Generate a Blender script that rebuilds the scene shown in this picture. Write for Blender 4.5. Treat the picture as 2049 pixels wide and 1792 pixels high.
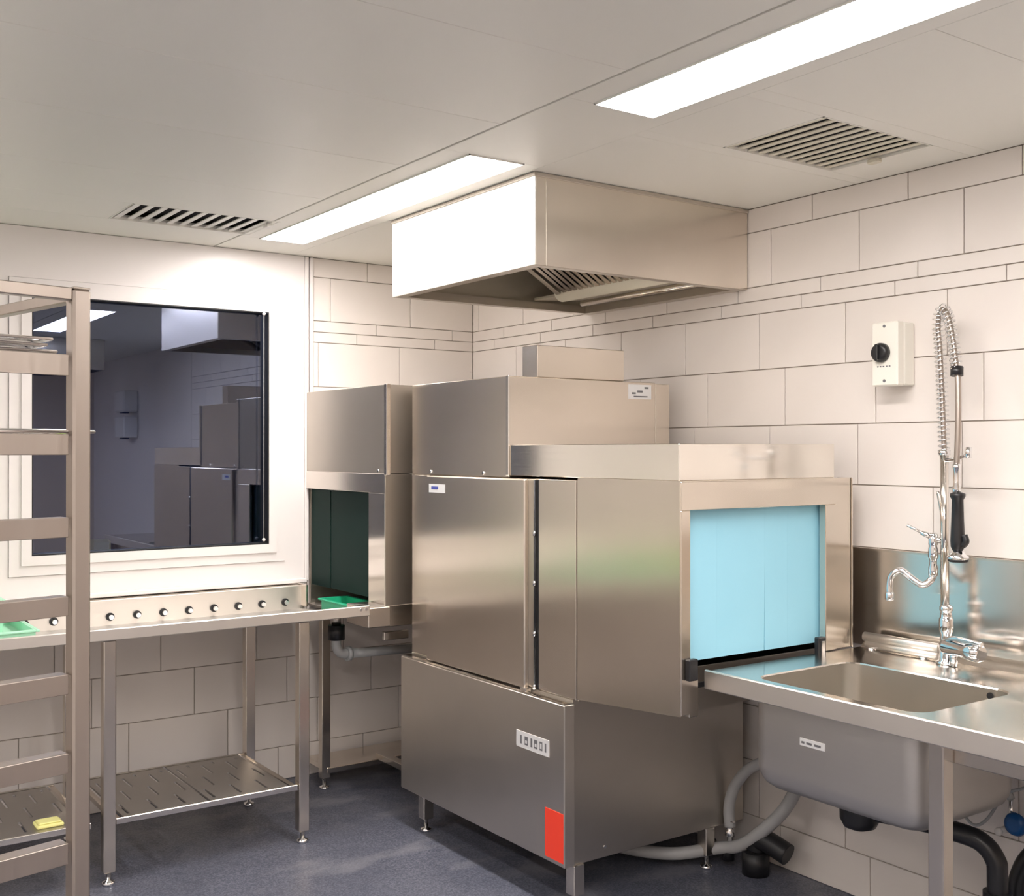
import bpy, bmesh, math, random
from mathutils import Vector, Matrix
random.seed(7)
PI = math.pi
for o in list(bpy.data.objects): bpy.data.objects.remove(o)
SC = bpy.context.scene
COL = SC.collection

# ------------------------------------------------------------------ camera, world, exposure
cam = bpy.data.cameras.new('camera'); camo = bpy.data.objects.new('camera', cam); COL.objects.link(camo)
camo.location = (-3.0905, -4.7388, 1.50)
camo.rotation_euler = (PI/2 + .0023, 0, -.6132)
cam.sensor_fit = 'HORIZONTAL'; cam.sensor_width = 36; cam.lens = 36*2216/2049
cam.clip_start = .05; cam.clip_end = 60
SC.camera = camo
w = bpy.data.worlds.new('world'); SC.world = w; w.use_nodes = True
w.node_tree.nodes['Background'].inputs[0].default_value = (.02, .022, .028, 1)
w.node_tree.nodes['Background'].inputs[1].default_value = .3
vs = SC.view_settings
vs.view_transform = 'Standard'; vs.look = 'None'; vs.gamma = 1; vs.use_curve_mapping = False
vs.exposure = 1.48
LAMP = 13.0                      # emission of the ceiling lamps' diffusers
H = 2.3965                       # ceiling height

# ------------------------------------------------------------------ materials
def mat(name, col, rough=.5, metal=0., **k):
    m = bpy.data.materials.new(name); m.use_nodes = True
    b = m.node_tree.nodes['Principled BSDF']
    b.inputs['Base Color'].default_value = (*col, 1); b.inputs['Roughness'].default_value = rough
    b.inputs['Metallic'].default_value = metal
    for a, v in k.items(): b.inputs[a.replace('_', ' ')].default_value = v
    return m
def noise(m, scale, vec=(1, 1, 1), detail=3):
    nt = m.node_tree; tc = nt.nodes.new('ShaderNodeTexCoord'); mp = nt.nodes.new('ShaderNodeMapping')
    mp.inputs['Scale'].default_value = vec; n = nt.nodes.new('ShaderNodeTexNoise')
    n.inputs['Scale'].default_value = scale; n.inputs['Detail'].default_value = detail
    nt.links.new(tc.outputs['Object'], mp.inputs[0]); nt.links.new(mp.outputs[0], n.inputs[0]); return n
def ramp(m, src, stops):
    nt = m.node_tree; r = nt.nodes.new('ShaderNodeValToRGB')
    while len(r.color_ramp.elements) < len(stops): r.color_ramp.elements.new(.5)
    for e, (p, c) in zip(r.color_ramp.elements, stops): e.position = p; e.color = (*c, 1)
    nt.links.new(src, r.inputs[0]); return r.outputs[0]
def bump(m, src, s, d=.002):
    nt = m.node_tree; b = nt.nodes.new('ShaderNodeBump'); b.inputs['Strength'].default_value = s; b.inputs['Distance'].default_value = d
    nt.links.new(src, b.inputs['Height']); nt.links.new(b.outputs[0], nt.nodes['Principled BSDF'].inputs['Normal'])
def lk(m, src, inp): m.node_tree.links.new(src, m.node_tree.nodes['Principled BSDF'].inputs[inp])

def steel(name, col, r0, r1, brush=(3, 3, 160), metal=1., aniso=.85):
    m = mat(name, col, (r0+r1)/2, metal, Anisotropic=aniso)
    tg = m.node_tree.nodes.new('ShaderNodeTangent'); tg.direction_type = 'RADIAL'; tg.axis = 'Z'
    m.node_tree.links.new(tg.outputs[0], m.node_tree.nodes['Principled BSDF'].inputs['Tangent'])
    n = noise(m, 1.5, brush, 4)
    lk(m, ramp(m, n.outputs[0], [(.3, (r0,)*3), (.7, (r1,)*3)]), 'Roughness')
    n2 = noise(m, 2.2, (1, 1, 1), 3)
    c0 = tuple(c*.93 for c in col)
    lk(m, ramp(m, n2.outputs[0], [(.35, c0), (.65, col)]), 'Base Color')
    return m
M = {}
M['steel'] = steel('brushed_steel', (.755, .69, .61), .232, .242)
M['steel_base'] = steel('satin_base_steel', (.755, .70, .625), .36, .39)
M['hood_inner'] = mat('lightened_hood_lining', (.50, .455, .37), .5, .25)  # matte colour lifts the hood inside, standing in for bounced light
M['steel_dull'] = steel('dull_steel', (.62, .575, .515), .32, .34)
M['steel_bright'] = steel('bright_steel', (.80, .755, .70), .17, .185)
M['steel_mirror'] = steel('polished_steel', (.84, .80, .74), .10, .12, aniso=.5)
M['steel_bowl'] = steel('satin_steel', (.60, .575, .54), .44, .48, aniso=0.)
M['steel_basin'] = steel('basin_steel', (.70, .655, .59), .36, .38, aniso=0.)
M['steel_hood'] = steel('hood_steel', (.80, .755, .70), .42, .46, aniso=0.)
M['steel_rack'] = steel('rack_steel', (.50, .44, .39), .36, .44, (60, 60, 2), 1., .0)
M['chrome'] = mat('chrome', (.82, .82, .83), .08, 1.)
M['rubber'] = mat('black_rubber', (.012, .012, .014), .45)
M['black'] = mat('black_plastic', (.015, .015, .017), .32)
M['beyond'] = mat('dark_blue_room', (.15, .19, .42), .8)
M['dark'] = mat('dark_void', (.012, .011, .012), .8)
M['white'] = mat('white_plastic', (.82, .80, .77), .32)
M['offwhite'] = mat('cream_plastic', (.86, .84, .76), .4)
M['upvc'] = mat('white_window_profile', (.84, .80, .78), .28)
M['grout'] = mat('grout', (.36, .31, .27), .85)
m = M['tile'] = mat('pale_wall_tile', (.80, .75, .70), .30)
n = noise(m, 2.5); lk(m, ramp(m, n.outputs[0], [(.3, (.79, .735, .69)), (.7, (.83, .775, .73))]), 'Base Color')
m = M['paint'] = mat('painted_wall', (.84, .81, .77), .6)
M['tan'] = mat('tan_painted_wall', (.74, .63, .52), .6)
m = M['ceil'] = mat('ceiling_panel_paint', (.87, .86, .80), .42)
n = noise(m, 60); bump(m, n.outputs[0], .02, .001)
M['joint'] = mat('ceiling_joint', (.30, .29, .27), .7)
M['grille'] = mat('grille_paint', (.74, .70, .58), .45)
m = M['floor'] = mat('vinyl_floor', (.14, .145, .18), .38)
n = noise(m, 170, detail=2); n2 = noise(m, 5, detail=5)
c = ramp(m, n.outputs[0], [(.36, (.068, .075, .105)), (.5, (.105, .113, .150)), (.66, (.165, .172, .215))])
n3 = noise(m, 1.6, (1, 2.2, 1), 6); sheen_ = ramp(m, n3.outputs[0], [(.54, (0, 0, 0)), (.70, (1, 1, 1))])  # mask of pale blotches painted in place of glossy floor reflections
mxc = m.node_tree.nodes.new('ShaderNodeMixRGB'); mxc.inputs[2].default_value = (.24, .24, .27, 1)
m.node_tree.links.new(sheen_, mxc.inputs[0]); m.node_tree.links.new(c, mxc.inputs[1]); lk(m, mxc.outputs[0], 'Base Color')
lk(m, ramp(m, n2.outputs[0], [(.42, (.30,)*3), (.62, (.52,)*3)]), 'Roughness')
bump(m, n.outputs[0], .05, .001)
m = M['blue'] = mat('blue_curtain_rubber', (.36, .71, .88), .5)
n = noise(m, 4, (1, 1, .4)); lk(m, ramp(m, n.outputs[0], [(.3, (.335, .69, .86)), (.7, (.36, .72, .89))]), 'Base Color')
M['green_curtain'] = mat('dark_green_curtain', (.010, .028, .024), .6, Specular_IOR_Level=.15)
M['green'] = mat('green_plastic', (.02, .42, .22), .35)
M['mint'] = mat('mint_plastic', (.42, .80, .58), .4)
M['lime'] = mat('lime_plastic', (.42, .62, .10), .45)
M['yellow'] = mat('yellow_cloth', (.85, .82, .33), .9)
M['red'] = mat('orange_red_sticker', (.95, .06, .028), .5)
M['sticker'] = mat('white_sticker', (.72, .72, .72), .45)
M['print'] = mat('grey_print', (.16, .16, .17), .6)
M['blueprint'] = mat('blue_print', (.06, .08, .35), .6)
M['hose'] = mat('grey_hose', (.40, .40, .40), .45)
M['pvc'] = mat('grey_pipe', (.42, .43, .43), .4)
M['valve_blue'] = mat('blue_valve', (.01, .10, .32), .3)
M['lamp'] = bpy.data.materials.new('lamp_diffuser'); M['lamp'].use_nodes = True
_nt = M['lamp'].node_tree; _nt.nodes.remove(_nt.nodes['Principled BSDF'])
_e = _nt.nodes.new('ShaderNodeEmission'); _e.inputs[0].default_value = (1, .935, .90, 1); _e.inputs[1].default_value = LAMP
_nt.links.new(_e.outputs[0], _nt.nodes['Material Output'].inputs[0])
m = M['glass'] = bpy.data.materials.new('window_glass'); m.use_nodes = True; nt = m.node_tree
nt.nodes.remove(nt.nodes['Principled BSDF'])
fr = nt.nodes.new('ShaderNodeFresnel'); fr.inputs[0].default_value = 2.5
gl = nt.nodes.new('ShaderNodeBsdfGlossy'); gl.inputs['Color'].default_value = (.70, .78, 1, 1); gl.inputs['Roughness'].default_value = 0
tp_ = nt.nodes.new('ShaderNodeBsdfTransparent'); tp_.inputs[0].default_value = (.55, .62, .75, 1)
mx = nt.nodes.new('ShaderNodeMixShader')
nt.links.new(fr.outputs[0], mx.inputs[0]); nt.links.new(tp_.outputs[0], mx.inputs[1]); nt.links.new(gl.outputs[0], mx.inputs[2])
nt.links.new(mx.outputs[0], nt.nodes['Material Output'].inputs[0])

# ------------------------------------------------------------------ mesh helpers
ORG = {}
def box(bm, x0, x1, y0, y1, z0, z1, bev=0.):
    x0, x1 = sorted((x0, x1)); y0, y1 = sorted((y0, y1)); z0, z1 = sorted((z0, z1))
    v = [bm.verts.new(p) for p in ((x0,y0,z0),(x1,y0,z0),(x1,y1,z0),(x0,y1,z0),(x0,y0,z1),(x1,y0,z1),(x1,y1,z1),(x0,y1,z1))]
    fs = [bm.faces.new([v[i] for i in f]) for f in ((3,2,1,0),(4,5,6,7),(0,1,5,4),(1,2,6,5),(2,3,7,6),(3,0,4,7))]
    if bev > 0:
        es = list({e for f in fs for e in f.edges})
        bmesh.ops.bevel(bm, geom=es, offset=bev, segments=1, affect='EDGES', profile=.5)
    return bm
def prism(bm, poly, axis, a0, a1):
    """extrude a 2-D polygon along an axis: poly is in the other two axes (in x,y,z order)"""
    def P(p, a): 
        q = list(p); q.insert('xyz'.index(axis), a); return q
    A = [bm.verts.new(P(p, a0)) for p in poly]; B = [bm.verts.new(P(p, a1)) for p in poly]
    n_ = len(poly)
    bm.faces.new(A[::-1]); bm.faces.new(B)
    for i in range(n_): bm.faces.new((A[i], A[(i+1) % n_], B[(i+1) % n_], B[i]))
    bmesh.ops.recalc_face_normals(bm, faces=bm.faces[:])
    return bm
def ring(bm, c, d, up_, r, n_):
    d = Vector(d).normalized(); u = Vector(up_); u = (u - d*u.dot(d)).normalized(); v = d.cross(u)
    return [bm.verts.new(Vector(c) + (u*math.cos(2*PI*i/n_) + v*math.sin(2*PI*i/n_))*r) for i in range(n_)]
def loft(bm, rings, cap=True):
    n_ = len(rings[0]); fs = []
    for a, b in zip(rings, rings[1:]):
        for i in range(n_):
            f = bm.faces.new((a[i], a[(i+1) % n_], b[(i+1) % n_], b[i])); f.smooth = True; fs.append(f)
    if cap:
        bm.faces.new(rings[0][::-1]); bm.faces.new(rings[-1])
def cyl(bm, p0, p1, r, n_=16, r2=None):
    p0, p1 = Vector(p0), Vector(p1); d = p1 - p0
    u = Vector((0, 0, 1)) if abs(d.normalized().z) < .9 else Vector((1, 0, 0))
    loft(bm, [ring(bm, p0, d, u, r, n_), ring(bm, p1, d, u, r if r2 is None else r2, n_)])
    return bm
def lathe(bm, base, prof, n_=20, axis=(0, 0, 1)):
    a = Vector(axis).normalized(); u = Vector((1, 0, 0)) if abs(a.x) < .9 else Vector((0, 1, 0))
    loft(bm, [ring(bm, Vector(base) + a*h, a, u, max(r, 1e-4), n_) for r, h in prof]); return bm
def smooth_path(pts, k=6):
    P = [Vector(p) for p in pts]; out = []
    for i in range(len(P)-1):
        a = P[max(i-1, 0)]; b = P[i]; c_ = P[i+1]; d = P[min(i+2, len(P)-1)]
        for j in range(k):
            t = j/k
            out.append(.5*((2*b) + (c_-a)*t + (2*a-5*b+4*c_-d)*t*t + (3*b-a-3*c_+d)*t**3))
    out.append(P[-1]); return out
def tube(bm, pts, r, n_=10, k=6, rad=None):
    P = smooth_path(pts, k) if k > 1 else [Vector(p) for p in pts]
    rings = []; u = None
    for i, p in enumerate(P):
        d = (P[min(i+1, len(P)-1)] - P[max(i-1, 0)]).normalized()
        if u is None: u = Vector((0, 0, 1)) if abs(d.z) < .9 else Vector((1, 0, 0))
        u = (u - d*u.dot(d)).normalized()
        rings.append(ring(bm, p, d, u, r if rad is None else rad(i/(len(P)-1)), n_))
    loft(bm, rings); return bm
def sphere(bm, c, r, n_=12):
    ret = bmesh.ops.create_uvsphere(bm, u_segments=n_, v_segments=n_//2+2, radius=r)
    bmesh.ops.translate(bm, verts=ret['verts'], vec=c)
    for f in bm.faces: 
        if all(v in ret['verts'] for v in f.verts): f.smooth = True
    return bm
def B(): return bmesh.new()
def Bx(*a, **k): return box(bmesh.new(), *a, **k)
def obj(name, bm, m, parent=None, label=None, **props):
    me = bpy.data.meshes.new(name)
    org = ORG[parent.name] if parent else None
    if org is None:
        xs = [v.co for v in bm.verts]
        lo = [min(v[i] for v in xs) for i in range(3)]; hi = [max(v[i] for v in xs) for i in range(3)]
        org = Vector(((lo[0]+hi[0])/2, (lo[1]+hi[1])/2, lo[2]))
    bmesh.ops.translate(bm, verts=bm.verts[:], vec=-org)
    bmesh.ops.recalc_face_normals(bm, faces=bm.faces[:])
    bm.to_mesh(me); bm.free()
    me.materials.append(M[m] if isinstance(m, str) else m)
    o = bpy.data.objects.new(name, me); COL.objects.link(o)
    if parent: o.parent = parent
    else: o.location = org
    ORG[o.name] = org
    if label: o['label'] = label
    for a, v in props.items(): o[a] = v
    return o
def thing(name, label, cat, loc, group=None, rz=0, kind=None):
    o = bpy.data.objects.new(name, None); COL.objects.link(o); o.empty_display_size = .05
    o.location = loc; o.rotation_euler = (0, 0, rz)
    ORG[o.name] = Vector((0, 0, 0)) if rz else Vector(loc)     # rotated things are built in local coordinates
    if kind: o['kind'] = kind
    else: o['label'] = label; o['category'] = cat
    if group: o['group'] = group
    return o
def S(name, bm, m, parent=None):
    o = obj(name, bm, m, parent)
    if not parent: o['kind'] = 'structure'
    return o
def dup(o, parent, off):
    c_ = o.copy(); COL.objects.link(c_); c_.parent = parent; c_.location = o.location + Vector(off); ORG[c_.name] = ORG[o.name]
    return c_
TILE = {}
def piece(name, w_, h_, t_, axis, centre, m, parent, bev=.0012):
    """a flat piece (tile, panel) sharing mesh data between alike ones; axis = the thin direction"""
    key = (name, round(w_, 3), round(h_, 3), round(t_, 4), axis, m)
    if key not in TILE:
        bm = B(); d = {'x': (t_, w_, h_), 'y': (w_, t_, h_), 'z': (w_, h_, t_)}[axis]
        box(bm, -d[0]/2, d[0]/2, -d[1]/2, d[1]/2, -d[2]/2, d[2]/2, bev)
        me = bpy.data.meshes.new(name); bmesh.ops.recalc_face_normals(bm, faces=bm.faces[:]); bm.to_mesh(me); bm.free(); me.materials.append(M[m]); TILE[key] = me
    o = bpy.data.objects.new(name, TILE[key]); COL.objects.link(o); o.parent = parent
    o.location = Vector(centre) - ORG[parent.name]; ORG[o.name] = ORG[parent.name]
    return o

# ------------------------------------------------------------------ the room shell
XL, YF = -4.7, -7.2
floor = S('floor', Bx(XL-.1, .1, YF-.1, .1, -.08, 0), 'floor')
wall_right = S('wall_right', Bx(.006, .12, YF, .1, 0, H+.09), 'grout')
wall_left = S('wall_left', Bx(XL-.1, XL, YF, .1, 0, H+.09), 'paint')
wall_front = S('wall_front', Bx(XL-.1, .12, YF-.1, YF, 0, H+.09), 'tan')
ROWS = [0, .150, .353, .557, .762, .967, 1.178, 1.385, 1.590, 1.797, 2.003, 2.052, 2.104, 2.307, H]
RJ = [-2.413, -2.312, -2.16, -2.41, -2.25, -2.44, -2.65, -2.364, -2.436, -2.314, -2.51, -2.595, -2.371, -2.56]
BJ = [-1.057, -1.295, -1.446, -1.592, -1.35, -.52, -.70, -.55, -.66, -.427, -.659, -.555, -.366, -.603]
def spans(a, b, j, p):
    c_ = [a]; k = j + math.ceil((a-j)/p)*p
    while k < b - 1e-6:
        if k > a + .01: c_.append(k)
        k += p
    c_.append(b); return [(u, v) for u, v in zip(c_, c_[1:]) if v-u > .012]
G = .0034
for i, (z0, z1) in enumerate(zip(ROWS, ROWS[1:])):
    for a, b in spans(-4.2, 0, RJ[i], .3865):
        piece('wall_tile', b-a-G, z1-z0-G, .010, 'x', (.005, (a+b)/2, (z0+z1)/2), 'tile', wall_right)
S('trim_1', Bx(-.004, .006, YF, -4.2, 0, H), 'tile', wall_right)
# back wall: masonry round the window opening
OX0, OX1, OZ0, OZ1 = -2.16, -1.07, 1.04, 2.17
bm = B()
box(bm, XL, OX0, .006, .12, 0, H+.09); box(bm, OX1, .1, .006, .12, 0, H+.09)
box(bm, OX0, OX1, .006, .12, 0, OZ0); box(bm, OX0, OX1, .006, .12, OZ1, H+.09)
wall_back = S('wall_back', bm, 'grout')
for i, (z0, z1) in enumerate(zip(ROWS, ROWS[1:])):
    for a, b in spans(-3.9, 0, BJ[i], .4315):
        zt = z1
        if z0 > .9 and b < -.9: continue
        if z0 > .9: a = max(a, -.905)
        if z0 < .9 < z1 and b < -.92: zt = .893
        if zt - z0 < .03: continue
        piece('wall_tile', b-a-G, zt-z0-G, .010, 'y', ((a+b)/2, .005, (z0+zt)/2), 'tile', wall_back)

# ceiling: base and metal panels
ceiling = S('ceiling', Bx(XL-.1, .12, YF-.1, .12, H+.075, H+.12), 'joint')
CJ = [0, -.55, -1.12, -1.69, -2.235, -2.76, -3.30, -3.84, -4.38, -4.95, -5.5, -6.05, -6.6, YF]
CR = [0, -.93, -1.40, -1.875, -2.365, -2.85, -3.33, -3.81, -4.3, -4.9, -5.5, -6.1, YF]
LX0, LX1 = -1.272, -1.066          # the lamps' diffusers
LAMPS = [(-1.93, -.300), (-4.02, -2.522)]
VL = (-1.905, -1.335, -.665, -.345)
VR = (-.695, -.205, -2.79, -2.42)
def cpanel(x0, x1, y0, y1, g=.0026):
    piece('ceiling_panel', x1-x0-g, y1-y0-g, .012, 'z', ((x0+x1)/2, (y0+y1)/2, H+.006), 'ceil', ceiling, .001)
def panel_with_hole(x0, x1, y0, y1, hx0, hx1, hy0, hy1):
    for a, b, c_, d in ((x0, x1, y0, hy0), (x0, x1, hy1, y1), (x0, hx0, hy0, hy1), (hx1, x1, hy0, hy1)):
        if b-a > .004 and d-c_ > .004: cpanel(a, b, c_, d, .0004)
for a, b in zip(CJ, CJ[1:]):
    for x0, x1 in ((XL, -3.03), (-3.03, -1.366)):
        if x1 > -1.5 and a == 0: continue
        if x1 > -1.5 and a == -.55: continue
        cpanel(x0, x1, b, a, .002)
panel_with_hole(-3.03, -1.366, -1.12, 0, *VL)
for a, b in zip(CR, CR[1:]):
    if abs(a+2.365) < .01: panel_with_hole(-1.0, 0, b, a, VR[0], VR[1], VR[2], VR[3])
    else: cpanel(-1.0, 0, b, a, .002)
ys = [0]
for a, b in LAMPS: ys += [b, a]
ys.append(YF)
for k in range(0, len(ys)-1, 2):
    cpanel(-1.358, -1.0, ys[k+1], ys[k], .0004)
for a, b in LAMPS:
    cpanel(-1.358, LX0, a, b, .0004); cpanel(LX1, -1.0, a, b, .0004)

# ceiling lamps: the recessed pair, then added fill lamps
LN = ['long white recessed ceiling lamp beside the exhaust hood', 'long white recessed ceiling lamp beside the square yellowish ceiling vent']
for (a, b), lab in zip(LAMPS, LN):
    t = thing('ceiling_lamp', lab, 'ceiling lamp', ((LX0+LX1)/2, (a+b)/2, H), 'recessed ceiling lamps')
    obj('diffuser', Bx(LX0+.004, LX1-.004, a+.004, b-.004, H-.002, H+.004), 'lamp', t)
    bm = B()
    box(bm, LX0, LX0+.004, a, b, H-.004, H+.02); box(bm, LX1-.004, LX1, a, b, H-.004, H+.02)
    box(bm, LX0, LX1, a, a+.004, H-.004, H+.02); box(bm, LX0, LX1, b-.004, b, H-.004, H+.02)
    obj('frame', bm, 'ceil', t)
    obj('housing', Bx(LX0+.001, LX1-.001, a+.001, b-.001, H+.0045, H+.04), 'white', t)
for x, y, lab in ((-3.75, -1.9, 'unseen fill lamp added along the opposite wall near the window'), (-3.75, -5.2, 'unseen fill lamp added along the opposite wall away from the window'),
               (-2.4, -5.95, 'unseen fill lamp added over the open floor beside the second hood'),
               (-2.42, -3.95, 'unseen fill lamp added over the open floor between trolley and dishwasher')):
    t = thing('ceiling_lamp', lab, 'ceiling lamp', (x, y, H), 'added fill lamps')  # lamps out of view, added to fill the steel fronts and low areas
    obj('diffuser', Bx(x-.1, x+.1, y-.75, y+.75, H-.014, H-.012), 'lamp', t)
    obj('frame', Bx(x-.11, x+.11, y-.76, y+.76, H-.012, H-.0005), 'ceil', t)

# ceiling vents
def vent(name, label, r, n_, m_slat, tilt, lever, hw):
    x0, x1, y0, y1 = r
    t = thing(name, label, 'ceiling vent', ((x0+x1)/2, (y0+y1)/2, H), None)
    obj('duct', Bx(x0, x1, y0, y1, H+.040, H+.060), 'dark', t)
    bm = B(); f = .005
    box(bm, x0, x1, y0, y0+f, H-.001, H+.02); box(bm, x0, x1, y1-f, y1, H-.001, H+.02)
    box(bm, x0, x0+f, y0, y1, H-.001, H+.02); box(bm, x1-f, x1, y0, y1, H-.001, H+.02)
    obj('frame', bm, 'ceil', t)
    p = (x1-x0-2*f)/n_
    for k in range(n_):
        xc = x0+f+p*(k+.5); bm = B()
        box(bm, -.0022, .0022, y0+f, y1-f, -hw, hw, .0008)
        bmesh.ops.rotate(bm, verts=bm.verts[:], cent=(0, 0, 0), matrix=Matrix.Rotation(tilt, 3, 'Y'))
        bmesh.ops.translate(bm, verts=bm.verts[:], vec=(xc, 0, H+.008))
        obj('slat', bm, m_slat, t)
    bm = B(); box(bm, lever[0]-.012, lever[0]+.012, lever[1]-.02, lever[1]+.02, H-.016, H-.002, .003)
    obj('catch', bm, m_slat, t)
vent('ceiling_vent', 'narrow white ceiling vent with dark slots over the window wall', VL, 11, 'white', 1.50, (-1.36, -.60), .0118)
vent('ceiling_vent', 'square ceiling vent with yellowish slats beside the exhaust hood', VR, 11, 'grille', 1.50, (-.225, -2.60), .0125)

# window in the back wall: white panelling, frame, sash and dark pane
win = thing('window_1', '', '', (-1.6, 0, .9), kind='structure')
bm = B(); F0, F1, FZ0, FZ1 = -2.2, -1.03, .997, 2.19
obj('surround', Bx(-3.9, F0, -.012, .006, .905, H-.002), 'upvc', win)
obj('surround', Bx(F1, -.935, -.012, .006, .905, H-.002), 'upvc', win)
obj('surround', Bx(F0, F1, -.012, .006, .905, FZ0), 'upvc', win)
obj('surround', Bx(F0, F1, -.012, .006, FZ1, H-.002), 'upvc', win)
def frame_bm(x0, x1, z0, z1, wd, y0, y1, bev=.003):
    bm = B()
    for pl in ([(x0,z0),(x1,z0),(x1-wd,z0+wd),(x0+wd,z0+wd)], [(x1,z0),(x1,z1),(x1-wd,z1-wd),(x1-wd,z0+wd)],
               [(x1,z1),(x0,z1),(x0+wd,z1-wd),(x1-wd,z1-wd)], [(x0,z1),(x0,z0),(x0+wd,z0+wd),(x0+wd,z1-wd)]):
        prism(bm, pl, 'y', y0, y1)
    return bm
obj('frame', frame_bm(F0+.002, F1-.002, FZ0+.002, FZ1-.002, .046, -.020, .03), 'upvc', win)
obj('sash', frame_bm(F0+.046, F1-.046, FZ0+.044, FZ1-.03, .038, -.030, .04), 'upvc', win)
obj('gasket', frame_bm(F0+.083, F1-.083, FZ0+.081, FZ1-.066, .006, -.027, .03), 'rubber', win)
obj('pane', Bx(F0+.087, F1-.087, .016, .022, FZ0+.085, FZ1-.070), 'glass', win)
bm = B(); cyl(bm, (-1.137, -.024, 1.10), (-1.137, -.024, 2.115), .002, 8); obj('cord', bm, 'pvc', win)
for z in (1.10, 2.115):
    bm = B(); sphere(bm, (-1.137, -.024, z), .008); obj('cord_end', bm, 'white', win)
obj('sill', Bx(-3.9, -.94, -.055, -.012, .897, .915, bev=.003), 'upvc', win)
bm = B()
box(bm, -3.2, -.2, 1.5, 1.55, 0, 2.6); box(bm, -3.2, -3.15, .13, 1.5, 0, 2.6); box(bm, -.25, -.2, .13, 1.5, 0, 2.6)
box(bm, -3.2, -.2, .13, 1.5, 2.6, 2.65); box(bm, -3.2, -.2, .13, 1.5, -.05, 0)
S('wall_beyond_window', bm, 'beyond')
tr = S('trim_2', Bx(-.934, -.916, -.022, .004, .90, H-.002, bev=.004), 'upvc')
tr = S('trim_3', Bx(-.908, -.890, -.018, .004, .90, H-.002, bev=.004), 'upvc')
S('trim_4', Bx(-.018, .002, -.002, .0025, 1.9, 1.9005), 'grout', wall_back)

# ------------------------------------------------------------------ exhaust hood
HX, HY0, HY1, HZ = -.985, -1.875, -.935, 2.097
t = thing('exhaust_hood', 'box-shaped steel exhaust hood hanging from the ceiling above the dishwasher', 'exhaust hood', (-.49, -1.4, HZ))
obj('side_panel', Bx(HX, HX+.004, HY0, HY1, HZ, H-.003, bev=.001), 'steel_hood', t)
obj('front_panel', Bx(HX+.004, -.004, HY0, HY0+.004, HZ, H-.003, bev=.001), 'steel', t)
obj('rear_panel', Bx(HX+.004, -.004, HY1-.004, HY1, HZ, H-.003, bev=.001), 'steel', t)
obj('corner_seam', Bx(HX+.045, HX+.047, HY0-.0012, HY0, HZ, H-.003), 'steel_dull', t)
obj('top_trim', Bx(HX-.006, -.004, HY0-.006, HY0, H-.014, H-.003), 'steel_dull', t)
obj('top_trim', Bx(HX-.006, HX, HY0, HY1, H-.014, H-.003), 'steel_dull', t)
bm = B()
box(bm, HX+.004, HX+.04, HY0+.004, HY1-.004, HZ, HZ+.004); box(bm, -.05, -.004, HY0+.004, HY1-.004, HZ, HZ+.004)
box(bm, HX+.04, -.05, HY0+.004, HY0+.035, HZ, HZ+.004); box(bm, HX+.04, -.05, HY1-.04, HY1-.004, HZ, HZ+.004)
box(bm, HX+.038, HX+.042, HY0+.035, HY1-.04, HZ, HZ+.03); box(bm, -.052, -.048, HY0+.035, HY1-.04, HZ, HZ+.03)
box(bm, HX+.04, -.05, HY1-.042, HY1-.038, HZ, HZ+.03); box(bm, HX+.04, -.05, HY0+.035, HY0+.039, HZ, HZ+.03)
obj('gutter', bm, 'steel_dull', t)
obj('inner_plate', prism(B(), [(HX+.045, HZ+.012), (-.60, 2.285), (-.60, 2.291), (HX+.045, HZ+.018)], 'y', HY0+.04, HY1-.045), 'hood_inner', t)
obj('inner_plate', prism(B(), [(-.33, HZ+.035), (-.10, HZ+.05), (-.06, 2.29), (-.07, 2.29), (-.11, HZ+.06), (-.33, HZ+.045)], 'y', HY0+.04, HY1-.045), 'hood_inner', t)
FA, FB_ = Vector((-.60, 0, 2.275)), Vector((-.36, 0, 2.135))
fd = (FB_-FA).normalized(); fn = Vector((fd.z, 0, -fd.x))
y0, y1 = HY0+.05, -1.17
bm = B(); prism(bm, [(FA.x, FA.z+.02), (FB_.x, FB_.z+.02), (FB_.x, FB_.z+.026), (FA.x, FA.z+.026)], 'y', y0, y1)
flt = obj('filter', bm, 'dark', t)
for a, b in ((y0, y0+.02), (y1-.03, y1)):
    obj('filter_frame', prism(B(), [(FA.x, FA.z-.004), (FB_.x, FB_.z-.004), (FB_.x, FB_.z+.016), (FA.x, FA.z+.016)], 'y', a, b), 'steel_dull', flt)
ns = 17
for k in range(ns):
    yc = y0+.03+(y1-y0-.07)*(k+.5)/ns
    obj('filter_slat', prism(B(), [(FA.x, FA.z), (FB_.x, FB_.z), (FB_.x, FB_.z+.012), (FA.x, FA.z+.012)], 'y', yc-.011, yc+.011), 'steel_bright', flt)
bm = B(); cyl(bm, (-.315, y0, 2.150), (-.315, y1+.02, 2.150), .042, 24); obj('collector_tube', bm, 'grille', t)
bm = B(); cyl(bm, (-.17, y0, 2.118), (-.17, -1.10, 2.118), .012, 12); obj('drain_tube', bm, 'steel', t)
obj('inner_back', Bx(HX+.045, -.02, HY1-.012, HY1-.008, HZ+.03, H-.01), 'hood_inner', t)

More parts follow.
